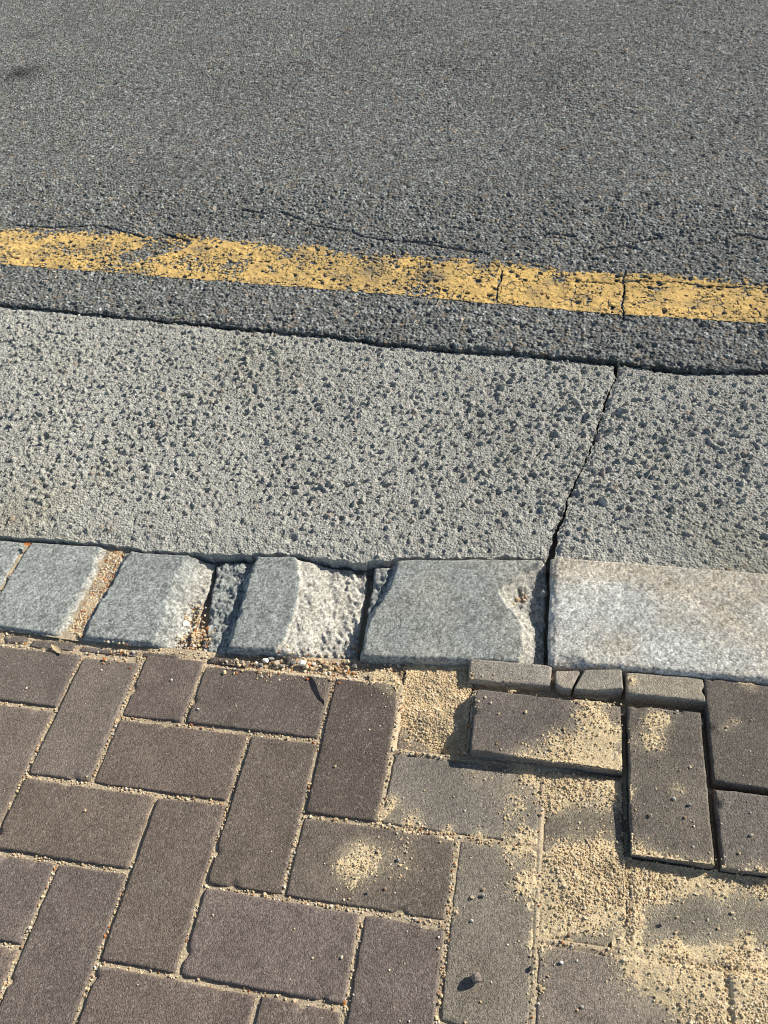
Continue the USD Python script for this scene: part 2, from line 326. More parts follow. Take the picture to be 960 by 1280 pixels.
# ------------------------------------------------------------------ gutter: two slabs of coarse concrete with a crack between them
c_st = Cells(-1.1, 1.5, .3, 1.25, .0127, 71, 1.0)
st_r = np.clip(c_st.g.lognormal(math.log(.0052), .36, c_st.n), .0026, .0105); st_k = c_st.g.random(c_st.n); st_h = c_st.g.uniform(.0008, .0056, c_st.n) * c_st.g.uniform(.5, 1, c_st.n)
st_t = c_st.g.normal(0, .60, (c_st.n, 2)); st_a = c_st.g.uniform(0, math.pi, c_st.n); st_s = c_st.g.uniform(.45, 1.0, c_st.n); st_tone = c_st.g.random(c_st.n)
st_ph = c_st.g.uniform(0, 6.28, c_st.n)
c_sm = Cells(-1.1, 1.5, .3, 1.25, .0055, 72, 1.0)
sm_h = c_sm.g.random(c_sm.n); sm_t = c_sm.g.normal(0, .31, (c_sm.n, 2)); sm_tone = c_sm.g.random(c_sm.n)
crack_pts = [(0.704, 0.934), (0.703, 0.907), (0.697, 0.867), (0.681, 0.809), (0.671, 0.765), (0.665, 0.733), (0.660, 0.702), (0.641, 0.632), (0.625, 0.585), (0.615, 0.552), (0.614, 0.522), (0.600, 0.482), (0.594, 0.430)]
cy = np.array([p[1] for p in crack_pts])[::-1]; cx = np.array([p[0] for p in crack_pts])[::-1]
def crack_x(y):
    return np.interp(y, cy, cx) + .004 * nz(y, y * 0, .02, 75, 3) + .0050 * nz(y, y * 0, .007, 74, 3)
def concrete_height(x, y, t):
    i, d1, d2, o = c_st.at(x, y)
    ca, sa = np.cos(st_a[i]), np.sin(st_a[i])
    ox, oy = o[..., 0] * ca + o[..., 1] * sa, (-o[..., 0] * sa + o[..., 1] * ca) / st_s[i]
    ang = np.arctan2(oy, ox)
    rad = np.hypot(ox, oy) * (1 + .16 * np.cos(3 * ang + st_ph[i]) + .10 * np.cos(5 * ang + 2 * st_ph[i]))
    worn = np.clip(1.1 - .25 * ss(.62, .78, x) + .55 * nz(x, y, .14, 76, 3) - .55 * ss(.3, 0, t) - .35 * ss(.80, 1.0, t), .20, 1.6)
    prof = 1 - ss(.70, 1.05, rad / st_r[i])
    proud = st_k[i] < .66
    pit = st_k[i] > .86
    flat = (o * st_t[i]).sum(-1)
    z = np.where(proud, prof * np.clip(.8 * st_h[i] + flat, -.0012, .0075), 0) - np.where(pit, prof * (.0028 + .7 * st_h[i]), 0)
    z = z * worn
    j, m1, m2, p = c_sm.at(x, y)
    ef = ss(0, .0018, m2 - m1)
    z = z + (((sm_h[j] - .5) * .0018 + (p * sm_t[j]).sum(-1)) * ef - .0004 * (1 - ef)) * (.45 + .55 * worn)
    z = z + .0018 * nz(x, y, .016, 77, 4) + .0015 * nz(x, y, .12, 78, 2)
    tone = .345 * (1 + .18 * (sm_tone[j] - .5)) * (1 + .07 * nz(x, y, .3, 79, 3))
    blue = proud & (st_tone[i] < .17)
    brown = proud & (st_tone[i] > .965)
    m = prof * np.where(blue, .28 + .4 * st_h[i] / .0046, 0)
    col = np.stack([tone * 1.0, tone * .985, tone * .875], -1)
    col = col * (1 - m[..., None]) + np.array([.150, .165, .165]) * m[..., None]
    m = (prof * brown * .6)[..., None]
    col = col * (1 - m) + np.array([.27, .20, .14]) * m
    stain = np.clip(nz(x, y, .22, 80, 3) - .05, 0, .5)[..., None]
    col = col * (1 - stain * np.array([.18, .22, .36]))
    return z, col

gutter = xform('gutter', kind='structure')
def slab(x_lo, x_hi, mirror, name_label):
    n_t = 345
    t = np.linspace(0, 1, n_t)
    n_s = int(abs(x_hi - x_lo) / .0017)
    s = np.linspace(0, 1, n_s)
    Sg, T = np.meshgrid(s, t)
    # y first from an approximate x, then the crack side from y
    xa = x_lo + Sg * (x_hi - x_lo)
    for _ in range(3):
        back = kerb_back(xa) + .0080 * nz(xa, xa * 0, .018, 81, 4) * np.where(xa > .58, .25, 1.0) + np.where(xa > .58, .001, .003)
        front = asphalt_edge(xa) + .004 * nz(xa, xa * 0, .03, 82, 3) - .0015
        y = back + T * (front - back)
        half = .0007 + .0009 * (1 + nz(y, y * 0, .04, 83, 2)) + .0042 * ss(.56, .44, y) + .0026 * ss(.84, .93, y) + .0022 * np.clip(nz(y, y * 0, .018, 73, 2), 0, 1)
        c_side = crack_x(y) + (half if mirror else -half)
        lo = c_side if mirror else x_lo; hi = x_hi if mirror else c_side
        xa = lo + Sg * (hi - lo)
    z, col = concrete_height(xa, y, T)
    dc = np.abs(xa - c_side)
    z -= (1 - ss(0, .010, dc)) * (.0028 + .0065 * nz(xa, y, .012, 84, 3))
    z -= (1 - ss(0, .06, T)) * (.002 + .0025 * nz(xa, y, .015, 85, 2)) * np.where(xa > .58, .3, 1.0)
    z -= ss(.975, 1.0, T) * (.004 + .003 * nz(xa, y, .015, 86, 2))
    for px, py, r, dep in [(0.770, 0.907, 0.016, 0.006), (0.794, 0.901, 0.012, 0.006), (0.698, 0.766, 0.012, 0.005), (0.659, 0.712, 0.014, 0.005), (0.654, 0.624, 0.01, 0.004), (0.627, 0.570, 0.011, 0.004), (0.175, 0.439, 0.01, 0.006), (0.152, 0.446, 0.008, 0.004), (0.608, 0.513, 0.008, 0.004), (0.827, 0.522, 0.005, 0.003), (-0.280, 0.443, 0.012, 0.004), (-0.385, 0.647, 0.008, 0.005)]:
        dd = np.hypot(xa - px, (y - py)) / (r * (1 + .4 * nz(xa, y, .008, 87, 2)))
        z -= dep * (1 - ss(.5, 1, dd))
    level = Z_CONC + .003 * ss(.3, -.3, xa) - .001 * ss(.5, .8, xa) * (1 - T)
    (v, f), at = sheet(xa, y, level + z, skirt=-.06, attrs={'tint': col})
    add('concrete_slab', (v, f), 'concrete', gutter, attrs=at, label=name_label)
slab(-1.0, .60, False, 'long grey concrete slab with exposed stones left of the crack')
slab(.62, 1.25, True, 'grey concrete slab with exposed stones right of the crack')
# the gutter goes on either way
for x0, x1 in ((-40, -1.004), (1.254, 40)):
    xg, tg = np.meshgrid(np.linspace(x0, x1, 60), np.linspace(0, 1, 8))
    xc = np.clip(xg, -3, 3)
    yg = kerb_back(xc) + .002 + tg * (asphalt_edge(xc) - kerb_back(xc) - .004)
    (v, f), at = sheet(xg, yg, np.full(xg.shape, Z_CONC), skirt=-.06, attrs={'tint': np.full(xg.shape + (3,), .30)})
    add('concrete_slab', (v, f), 'concrete', gutter, attrs=at)
xg, tg = np.meshgrid(np.linspace(-1.3, 1.5, 60), np.linspace(0, 1, 40))
yg = kerb_back(xg) - .01 + tg * (asphalt_edge(xg) - kerb_back(xg) + .02)
add('crack_dirt', sheet(xg, yg, np.where((yg > .64) & (yg < .76), -.004, -.014))[0], 'earth', gutter)

# ------------------------------------------------------------------ kerb: rough granite blocks
kerb = xform('kerb', kind='structure')
BLUE = np.array([.212, .228, .218]); PALE = np.array([.38, .375, .34]); FRESH = np.array([.385, .365, .315]); DARKB = np.array([.16, .18, .19])
def kerb_stone(left, right, chip, label, tint, lift=0.0, front_r=.005, step=.0017, dy=(0, 0)):
    """left, right: ((x at the back), (x at the front)); chip(x, y, t, s) gives (drop, share of fresh broken face)"""
    n_s = max(8, int((right[0] - left[0]) / step)); n_t = int(.175 / step)
    s, t = np.meshgrid(np.linspace(0, 1, n_s), np.linspace(0, 1, n_t))         # t: 0 at the pavement, 1 at the gutter
    sl, sr = left[1] + (left[0] - left[1]) * t, right[1] + (right[0] - right[1]) * t
    seed = int(abs(left[0]) * 9999) % 977
    sl = sl + .0042 * nz(t * .17, t * 0, .018, seed + 1, 4) ; sr = sr + .0042 * nz(t * .17, t * 0, .018, seed + 2, 4)
    x = sl + s * (sr - sl)
    yf = kerb_front(x) + .002 * nz(x, x * 0, .018, seed + 3, 3) + dy[0]; yb = kerb_back(x) - .003 + .002 * nz(x, x * 0, .03, seed + 4, 2) + dy[1]
    y = yf + t * (yb - yf)
    z = Z_KERB + lift + .0010 * nz(x, y, .05, seed + 5, 3) + .0004 * nz(x, y, .006, seed + 6, 2)
    fr = front_r * (1 + .7 * nz(x, y, .014, seed + 7, 3))
    df = np.clip(1 - (y - yf) / np.maximum(fr, .0008), 0, 1); z = z - .005 * df ** 2 - .0015 * np.clip(1 - (y - yf) / .014, 0, 1) * np.clip(nz(x, y, .012, seed + 12, 3), 0, 1)
    db = np.clip(1 - (yb - y) / .003, 0, 1); z = z - .002 * db ** 2
    dl = np.clip(1 - (x - sl) / (.0045 * (1 + 1.0 * nz(x, y, .02, seed + 8, 2))), 0, 1); dr = np.clip(1 - (sr - x) / .003, 0, 1)
    z = z - .003 * dl ** 2 - .003 * dr ** 2
    drop, fresh = chip(x + .0060 * nz(x, y, .013, seed + 30, 4), y + .003 * nz(x, y, .012, seed + 31, 3), t, s)
    z = z - drop
    fresh = np.clip(fresh, 0, 1)[..., None]
    base = np.array(tint) if np.ndim(tint) == 1 else tint(x, y, t)
    col = base * (1 + .10 * nz(x, y, .04, seed + 9, 3)[..., None]) * (1 - fresh) + FRESH * (1 + .22 * nz(x, y, .012, seed + 10, 3)[..., None]) * fresh
    (v, f), at = sheet(x, y, z, skirt=-.11, attrs={'tint': col})
    return add('kerb_stone', (v, f), 'granite', kerb, attrs=at, label=label)
c_fr = Cells(-1, 1.5, .15, .5, .0085, 171, 1.0)
fr_t = c_fr.g.normal(0, .55, (c_fr.n, 2)); fr_h = c_fr.g.random(c_fr.n)
def rough(x, y, seed, a=.003):
    i, d1, d2, o = c_fr.at(x + .003 * nz(x, y, .006, seed + 5, 2), y + .003 * nz(x, y, .006, seed + 6, 2))
    f = .35 * (a * .9 * (fr_h[i] - .5) + .5 * (o * fr_t[i]).sum(-1)) * ss(0, .003, d2 - d1)
    rid = lambda sc, k: np.abs(nz(x + .3 * y, y * .55, sc, seed + k, 3))
    return f + a * (nz(x, y, .030, seed, 3) + 1.5 * rid(.018, 7) + 1.1 * rid(.008, 8) + .45 * nz(x, y, .0045, seed + 9, 2) - .5)
def smooth_rough(x, y, seed, a=.003):
    return a * nz(x, y, .022, seed, 4) + a * .6 * nz(x, y, .009, seed + 1, 4) + a * .5 * np.abs(nz(x, y, .012, seed + 2, 3))
def none(x, y, t, s): return np.zeros_like(x), np.zeros_like(x)

kerb_stone((-.50, -.50), (-.301, -.303), none, None, BLUE * 1.02, lift=-.004)
def chip1(x, y, t, s):
    e = -.157 + .010 * nz(y, y * 0, .05, 201, 2)
    k = .25 * ss(0, .003, x - e) + .75 * ss(0, .026, x - e)
    return k * (.011 + rough(x, y, 202, .005)), ss(0, .006, x - e) * .75
kerb_stone((-.292, -.294), (-.131, -.131), chip1, 'blue grey granite kerb block with a pale broken right edge', BLUE, lift=-.004)
def chip2(x, y, t, s):
    el = -.098 - .010 * (1 - t) + .007 * nz(y, y * 0, .04, 204, 3)
    kl = ss(0, .030, el - x)
    er = .006 - .012 * (1 - t) + .014 * ss(.55, .2, t) + .009 * nz(y, y * 0, .05, 205, 3)
    kr = .22 * ss(0, .003, x - er) + .78 * ss(0, .048, x - er)
    kl = .3 * ss(0, .003, el - x) + .7 * kl
    return kl * (.016 + rough(x, y, 206, .006)) + kr * (.024 + rough(x, y, 207, .006)), kr * .95 * ss(0, .3, kr) + .12 * kl
kerb_stone((-.124, -.128), (.050, .058), chip2, 'blue grey granite kerb block broken along both sides', BLUE * .97, lift=-.0015)
def chip3(x, y, t, s):
    el = .134 - .006 * t + .005 * nz(y, y * 0, .04, 209, 3)
    kl = ss(0, .012, el - x)
    er = .203 + .018 * np.sin(t * 3.1) - .010 * t + .008 * nz(y, y * 0, .05, 210, 3)
    kr = .25 * ss(0, .004, x - er) + .75 * ss(0, .085, x - er)
    ridge = .007 * np.abs(nz(x + .35 * y, y * .4, .022, 212, 3))
    return kl * (.015 + .10 * np.clip(el - x, 0, .09) + rough(x, y, 211, .0065)) + kr * (.025 + rough(x, y, 213, .0062) - ridge) + .003 * ss(0, .01, x - er) * (kr < .4) * rough(x, y, 214, 1.0), .06 * kl + ss(0, .10, kr) * .95
kerb_stone((.054, .084), (.309, .322), chip3, 'granite kerb block with a stepped dark left break and big pale ridged break', BLUE * .98)
def chip4(x, y, t, s):
    el = .362 - .026 * ss(.85, .25, t) + .004 * nz(y, y * 0, .03, 216, 3)
    kl = ss(0, .014, el - x)
    er = .560 - .036 * np.exp(-((t - .66) / .20) ** 2) + .022 * ss(.86, 1.0, t) + .004 * nz(y, y * 0, .03, 217, 3)
    kr = .45 * ss(0, .005, x - er) + .55 * ss(0, .030, x - er)
    return kl * (.014 + rough(x, y, 218, .005)) + kr * (.021 + rough(x, y, 219, .0045)), .9 * ss(0, .2, kr) * (1 - .5 * ss(.6, 1, kr)) + .05 * kl
def tint4(x, y, t):
    w = np.clip(.25 + .6 * nz(x, y, .07, 220, 3) + 1.2 * (x - .42), 0, .6)[..., None]
    return (BLUE * 1.06) * (1 - w) + np.array([.29, .27, .22]) * w
kerb_stone((.322, .332), (.590, .594), chip4, 'blue grey granite kerb block with a curved chip in its right end', tint4)
def tint5(x, y, t):
    w = np.clip(.30 + 1.3 * nz(x, y, .07, 221, 4) + .5 * ss(.55, .95, t) + .5 * np.exp(-(((x - .66) / .06) ** 2 + ((y - .425) / .02) ** 2)), 0, .8)[..., None] * .8
    g = np.array([.425, .425, .40]); c = g * (1 - w) + np.array([.42, .35, .24]) * w
    wh = np.exp(-(((x - .655) / .045) ** 2 + ((y - .375) / .03) ** 2))[..., None] * .6
    return c * (1 - wh) + np.array([.56, .55, .50]) * wh
def chip5(x, y, t, s):
    k = (1 - ss(0, .008, x - .600)) * (.003 + .002 * nz(x, y, .012, 222, 3))
    corner = np.clip(1 - np.hypot((x - .628) / .026, (y - .252) / .010), 0, 1)
    k = k + .004 * np.clip(1 - (y - kerb_front(x)) / .012, 0, 1) * np.clip(.2 + 1.3 * nz(x, y, .016, 225, 4), 0, 1)
    return k + .006 * corner * (1 + .4 * nz(x, y, .008, 223, 2)), corner * .4
kerb_stone((.5965, .5985), (1.36, 1.36), chip5, 'long smooth pale granite kerb block with rusty stains', tint5, lift=.003, front_r=.006, dy=(0, .003))
for xl in (1.364, -.704, -.908):
    kerb_stone((xl, xl), (xl + (.45 if xl > 0 else .2), xl + (.45 if xl > 0 else .2)), none, None, PALE if xl > 0 else BLUE, step=.01)
for x0, x1 in ((-40, -.912), (1.818, 40)):
    xg, tg = np.meshgrid(np.linspace(x0, x1, 30), np.linspace(0, 1, 4))
    xc = np.clip(xg, -3, 3)
    yg = kerb_front(xc) + tg * (kerb_back(xc) - .003 - kerb_front(xc))
    (v, f), at = sheet(xg, yg, np.full(xg.shape, Z_KERB), skirt=-.11, attrs={'tint': np.broadcast_to(BLUE, xg.shape + (3,))})
    add('kerb_stone', (v, f), 'granite', kerb, attrs=at)

# ------------------------------------------------------------------ pavement: pavers of 0.2 by 0.1 m laid in herringbone
pavement = xform('pavement', kind='structure')
SAND_SPOTS = [(0.440, 0.209, 0.045, 1.1), (0.467, 0.175, 0.035, 1.1), (0.438, 0.141, 0.03, 0.9), (0.395, 0.204, 0.025, 0.6), (0.359, 0.206, 0.02, 0.3), (0.659, 0.191, 0.03, 0.6), (0.672, 0.147, 0.034, 0.95), (0.619, 0.129, 0.028, 0.45), (0.552, 0.212, 0.016, 0.3), (0.518, 0.218, 0.014, 0.25), (0.640, 0.092, 0.038, 1.15), (0.580, 0.095, 0.03, 0.75), (0.519, 0.087, 0.028, 0.35), (0.684, 0.081, 0.026, 1.0), (0.612, 0.059, 0.02, 0.8), (0.563, 0.048, 0.028, 0.45), (0.585, 0.007, 0.022, 0.55), (0.623, -0.016, 0.022, 0.9), (0.665, -0.015, 0.045, 1.2), (0.687, -0.025, 0.035, 1.1), (0.638, -0.045, 0.04, 1.1), (0.616, -0.078, 0.024, 0.6), (0.665, -0.071, 0.024, 0.35), (0.714, -0.019, 0.03, 1.0), (0.759, -0.013, 0.024, 0.95), (0.802, -0.013, 0.022, 0.95), (0.845, -0.007, 0.022, 0.95), (0.732, -0.018, 0.03, 0.4), (0.587, -0.039, 0.03, 0.5), (0.604, -0.105, 0.016, 0.7), (0.602, -0.145, 0.012, 0.6), (0.706, -0.065, 0.014, 0.9), (0.699, -0.095, 0.018, 0.8), (0.745, -0.091, 0.02, 0.6), (0.794, -0.092, 0.022, 0.6), (0.711, -0.116, 0.034, 0.6), (0.760, -0.122, 0.038, 1.0), (0.807, -0.124, 0.045, 1.0), (0.836, -0.116, 0.04, 0.9), (0.789, -0.148, 0.04, 0.85), (0.836, -0.144, 0.04, 0.8), (0.736, -0.118, 0.02, 0.7), (0.829, -0.071, 0.03, 0.4), (0.378, -0.055, 0.028, 0.55), (0.389, -0.035, 0.026, 0.45), (0.434, -0.038, 0.035, 0.25), (0.412, 0.033, 0.013, 0.7), (0.441, 0.012, 0.018, 0.7), (0.488, 0.003, 0.014, 0.6), (0.527, 0.001, 0.014, 0.6), (0.566, -0.001, 0.02, 0.5), (0.405, 0.014, 0.012, 0.7), (0.741, 0.178, 0.02, 0.75), (0.735, 0.149, 0.02, 0.7), (0.760, 0.089, 0.012, 0.5), (0.712, 0.233, 0.01, 0.8), (0.836, 0.189, 0.01, 0.4), (0.825, 0.177, 0.008, 0.5), (0.862, 0.249, 0.016, 0.6), (0.503, -0.086, 0.012, 0.5), (0.556, -0.128, 0.01, 0.2)]
def sand_amount(x, y):
    m = np.zeros_like(x)
    for sx, sy, r, k in SAND_SPOTS:
        m = m + k * np.exp(-((x - sx) ** 2 + (y - sy) ** 2) / (r * r * .75))
    return np.minimum(m, 1.6)

PAVERS = []      # (x0, x1, y0, y1, z at the four corners sw se ne nw, wear)
def herring():
    out = []
    for k in range(-8, 9):
        for n in range(-8, 9):
            # two families, each repeating by (1, 1) and (2, -2)
            a = k + 2 * n; b = k - 2 * n
            out.append((a, a + 2, b, b + 1)); out.append((a + 2, a + 3, b - 1, b + 1))
    return out
special = {  # (u0, v0): levels at sw se ne nw in mm, tone, label
    (5, 1): ((17, 8, 7, 14), 'raised', 'loose paver lifted above its neighbours with sand on its right half'),
    (7, 0): ((8, 13, 10, 9), 'raised', 'upright raised paver with two small heaps of sand on it'),
    (8, 1): ((9, 7, 6, 9), 'raised', 'clean raised paver at the kerb beside the right frame edge'),
    (8, 0): ((8, 8, 8, 8), 'raised', 'clean raised paver below the one at the kerb'),
    (4, 1): ((-15, -17, -14, -13), 'sunk', 'sunken paver almost buried in sand below the chipped kerb block'),
    (6, -1): ((-5, -5, -6, -6), 'sunk', 'sunken paver mostly under sand beside the raised upright paver'),
    (7, -1): ((-4, -4, -6, -6), 'sunk', 'paver with a sand drift along its far edge'),
    (6, -2): ((-3, -4, -4, -4), 'sunk', 'paver with a bare left half and smooth sand on the right'),
    (4, 0): ((-2, -3, -5, -4), 'sunk', None), (5, -2): ((-1, -3, -4, -3), 'sunk', None), (3, -1): ((0, -1, -2, -1), 'dusty', 'paver with a round patch of pale sand dust in its middle'),
    (5, -3): ((-1, -2, -2, -2), 'dusty', None), (8, -3): ((-2, -2, -2, -2), 'dusty', None), (3, 0): ((1, 0, 0, 0), 'clean', None)}
prng = np.random.default_rng(99)
def in_view(u0, u1, v0, v1):
    return u1 > -8 and u0 < 14 and v1 > -7
for (u0, u1, v0, v1) in sorted(set(herring())):
    if not in_view(u0, u1, v0, v1) or v0 * .1 > .205: continue
    x0, x1, y0, y1 = u0 * .1, u1 * .1, v0 * .1, v1 * .1
    key = (u0, v0)
    zl, kindw, lab = special.get(key, (tuple(prng.normal(0, .7, 4)), 'plain', None))
    if u0 >= 9 and key not in special: zl, kindw = (0, 0, 0, 0), 'dusty'
    top = .2 if key != (4, 1) else .232
    if key == (8, 1): top = .252
    if key == (0, 1): top = .206
    if key == (-1, 0): top = .192
    if key == (-3, 1): top = .195
    if key == (1, 1): top = .199
    if y1 > top: y1 = top
    if y1 - y0 < .03: continue
    PAVERS.append([x0, x1, y0, y1, np.array(zl) * .001, kindw, lab, 'paver'])
# strips cut to fill the row along the kerb
strip_l = [(-.42, -.255), (-.25, -.205), (-.20, -.118), (-.114, -.012), (-.008, .062), (.10, .165)]
for (sx0, sx1) in strip_l:
    kf = float(kerb_front((sx0 + sx1) / 2)) - .004
    PAVERS.append([sx0, sx1, .1955 if sx0 > -.24 and sx1 < 0 else .198, kf - (.001 if sx1 < -.1 else .004), np.array([-2, -2, -2, -2]) * .001, 'strip', 'thin cut paver strip between the herringbone pavers and the kerb' if sx0 < -.2 else None, 'cut_paver'])
PAVERS.append([.489, .606, .212, .247, np.array([3, 5, 9, 10]) * .001, 'pale', 'narrow cut paver tilted against the kerb above the loose paver', 'cut_paver'])
PAVERS.append([.702, .806, .212, .250, np.array([9, 9, 7, 7]) * .001, 'pale', 'narrow cut paver with sand at its left end, at the pale kerb block', 'cut_paver'])
for sx0, sx1 in ((.905, 1.0), (1.004, 1.2), (1.204, 1.4)):
    PAVERS.append([sx0, sx1, .204, .250, np.zeros(4), 'pale', None, 'cut_paver'])

def paver_shape(x0, x1, y0, y1, zc, kindw, seed, gap=.0032, step=.0036, outline=None):
    g = np.random.default_rng(seed)
    j = g.normal(0, .0006, 8)
    gx0, gx1, gy0, gy1 = x0 + gap, x1 - gap, y0 + gap, y1 - gap
    nxx, nyy = max(6, int((gx1 - gx0) / step)), max(6, int((gy1 - gy0) / step))
    # finer rows at the rim, where the edge is rounded
    def axis(n):
        a = np.linspace(0, 1, n); L = a[1]
        return np.concatenate([[0, .12 * L, .30 * L, .6 * L], a[1:-1], [1 - .6 * L, 1 - .3 * L, 1 - .12 * L, 1]])
    s, t = np.meshgrid(axis(nxx), axis(nyy))
    cx = np.array([gx0 + j[0], gx1 + j[1], gx1 + j[2], gx0 + j[3]]); cyy = np.array([gy0 + j[4], gy0 + j[5], gy1 + j[6], gy1 + j[7]])
    w = [(1 - s) * (1 - t), s * (1 - t), s * t, (1 - s) * t]
    x = sum(a * b for a, b in zip(w, cx)); y = sum(a * b for a, b in zip(w, cyy)); z = sum(a * b for a, b in zip(w, zc))
    rim = np.minimum(np.minimum(s * (gx1 - gx0), (1 - s) * (gx1 - gx0)), np.minimum(t * (gy1 - gy0), (1 - t) * (gy1 - gy0)))
    # wavering edges and worn corners
    amp = np.clip(1 - rim / .012, 0, 1)
    x = x + amp * .0019 * nz(x, y, .014, seed % 50 + 300, 3); y = y + amp * .0019 * nz(x, y, .014, seed % 50 + 360, 3)
    r = .0026 * (1 + 1.3 * nz(x, y, .012, seed % 40 + 420, 3))
    k = np.clip(1 - rim / np.maximum(r, .0008), 0, 1)
    z = z - .0026 * k ** 2
    corner = np.minimum(s, 1 - s) * (gx1 - gx0) + np.minimum(t, 1 - t) * (gy1 - gy0)
    z = z - .002 * np.clip(1 - corner / .010, 0, 1)
    z = z + .0007 * nz(x, y, .04, seed % 30 + 480, 3)
    for _ in range(g.integers(1, 4)):                       # chipped arrises
        u_ = g.uniform(.1, .9); q = g.integers(0, 4); rr = g.uniform(.003, .0085)
        px_, py_ = ((gx0 + u_ * (gx1 - gx0), gy0), (gx1, gy0 + u_ * (gy1 - gy0)), (gx0 + u_ * (gx1 - gx0), gy1), (gx0, gy0 + u_ * (gy1 - gy0)))[q]
        z = z - .0035 * ss(0, .5, np.clip(1 - np.hypot(x - px_, y - py_) / (rr * (1 + .5 * nz(x, y, .005, seed % 30 + 490, 2))), 0, 1))
    return x, y, z, rim

def paver_colour(x, y, kindw, seed, dusty=1.0):
    g = np.random.default_rng(seed + 5000)
    b = {'plain': (.141, .113, .095), 'raised': (.132, .112, .095), 'sunk': (.168, .144, .116), 'dusty': (.142, .117, .096), 'clean': (.108, .086, .072), 'strip': (.125, .108, .093), 'pale': (.32, .285, .23)}[kindw]
    c = np.array(b) * 1.06 * g.uniform(.86, 1.14) * np.array([g.uniform(.97, 1.04), 1, g.uniform(.95, 1.03)]) * (1 + .09 * nz(x, y, .05, 520 + seed % 20, 3)[..., None])
    cool = np.clip(ss(.35, .8, x + .25 * (.2 - y)), 0, 1)[..., None]
    c = c * (1 + cool * np.array([.02, .03, .03]))
    d = np.clip(1.1 * np.clip(sand_amount(x, y) - .08, 0, 1) * (1 + .7 * nz(x, y, .016, 541, 4)) + .15 * np.clip(nz(x, y, .08, 542, 3), 0, 1) * cool[..., 0], 0, .75)[..., None] * dusty
    c = c * (1 - d) + np.array([.46, .385, .26]) * d
    white = np.clip(nz(x, y, .035, 560 + seed % 9, 4) - .30, 0, .5)[..., None]
    return c * (1 - white * .5) + np.array([.24, .235, .215]) * white * .5

for n, P in enumerate(PAVERS):
    x0, x1, y0, y1, zc, kindw, lab, nm = P
    seen = -.55 < (x0 + x1) / 2 < 1.1 and y1 > -.42
    gap = .0032 if kindw not in ('raised',) else .0042
    if nm == 'cut_paver': gap = .0018
    x, y, z, rim = paver_shape(x0, x1, y0, y1, zc, kindw, 1000 + n, gap=gap, step=.0036 if seen else .012)
    (v, f), at = sheet(x, y, z, skirt=-.06, attrs={'tint': paver_colour(x, y, kindw, n)})
    at['tint'][x.size:] = paver_colour(v[x.size:, 0], v[x.size:, 1], kindw, n, .1)
    add(nm, (v, f), 'paver', pavement, attrs=at, label=lab)

def paver_top(x, y, default):
    z = np.full(x.shape, default, float)
    for x0, x1, y0, y1, zc, *_ in PAVERS:
        m = (x > x0 + .003) & (x < x1 - .003) & (y > y0 + .003) & (y < y1 - .003)
        s = np.clip((x - x0) / (x1 - x0), 0, 1); t = np.clip((y - y0) / (y1 - y0), 0, 1)
        zz = (1 - s) * (1 - t) * zc[0] + s * (1 - t) * zc[1] + s * t * zc[2] + (1 - s) * t * zc[3]
        z = np.where(m, zz, z)
    return z

# bedding sand that shows in the joints
def bed_height(x, y):
    z = -.0036 + .0016 * nz(x, y, .03, 601, 3) + .0010 * nz(x, y, .006, 602, 3)
    right = ss(.60, .70, x) * ss(-.02, .03, y)
    z = z - .010 * right
    z = z - .006 * ss(.196, .206, y) * ss(.05, .12, x)            # the open slot along the kerb
    pt = paver_top(x, y, 1.0)
    return np.where(pt < .5, np.minimum(z, pt - .0028), z)
xb_, yb_ = np.meshgrid(np.arange(-.82, 1.42, .0034), np.arange(-.72, .262, .0034))
yb_ = np.minimum(yb_, kerb_front(xb_) + .002)
add('bedding_sand', sheet(xb_, yb_, bed_height(xb_, yb_))[0], 'joint_sand', pavement, kind='stuff')
# pavement further away
for (x0, x1, y0, y1) in ((-40, -.84, -6, .20), (1.44, 40, -6, .20), (-.84, 1.44, -6, -.74)):
    xg, yg = np.meshgrid(np.linspace(x0, x1, 12), np.linspace(y0, y1, 12))
    (v, f), at = sheet(xg, yg, np.full(xg.shape, -.004), skirt=-.06, attrs={'tint': np.full(xg.shape + (3,), .10)})
    add('paving_beyond', (v, f), 'paver', pavement, attrs=at)

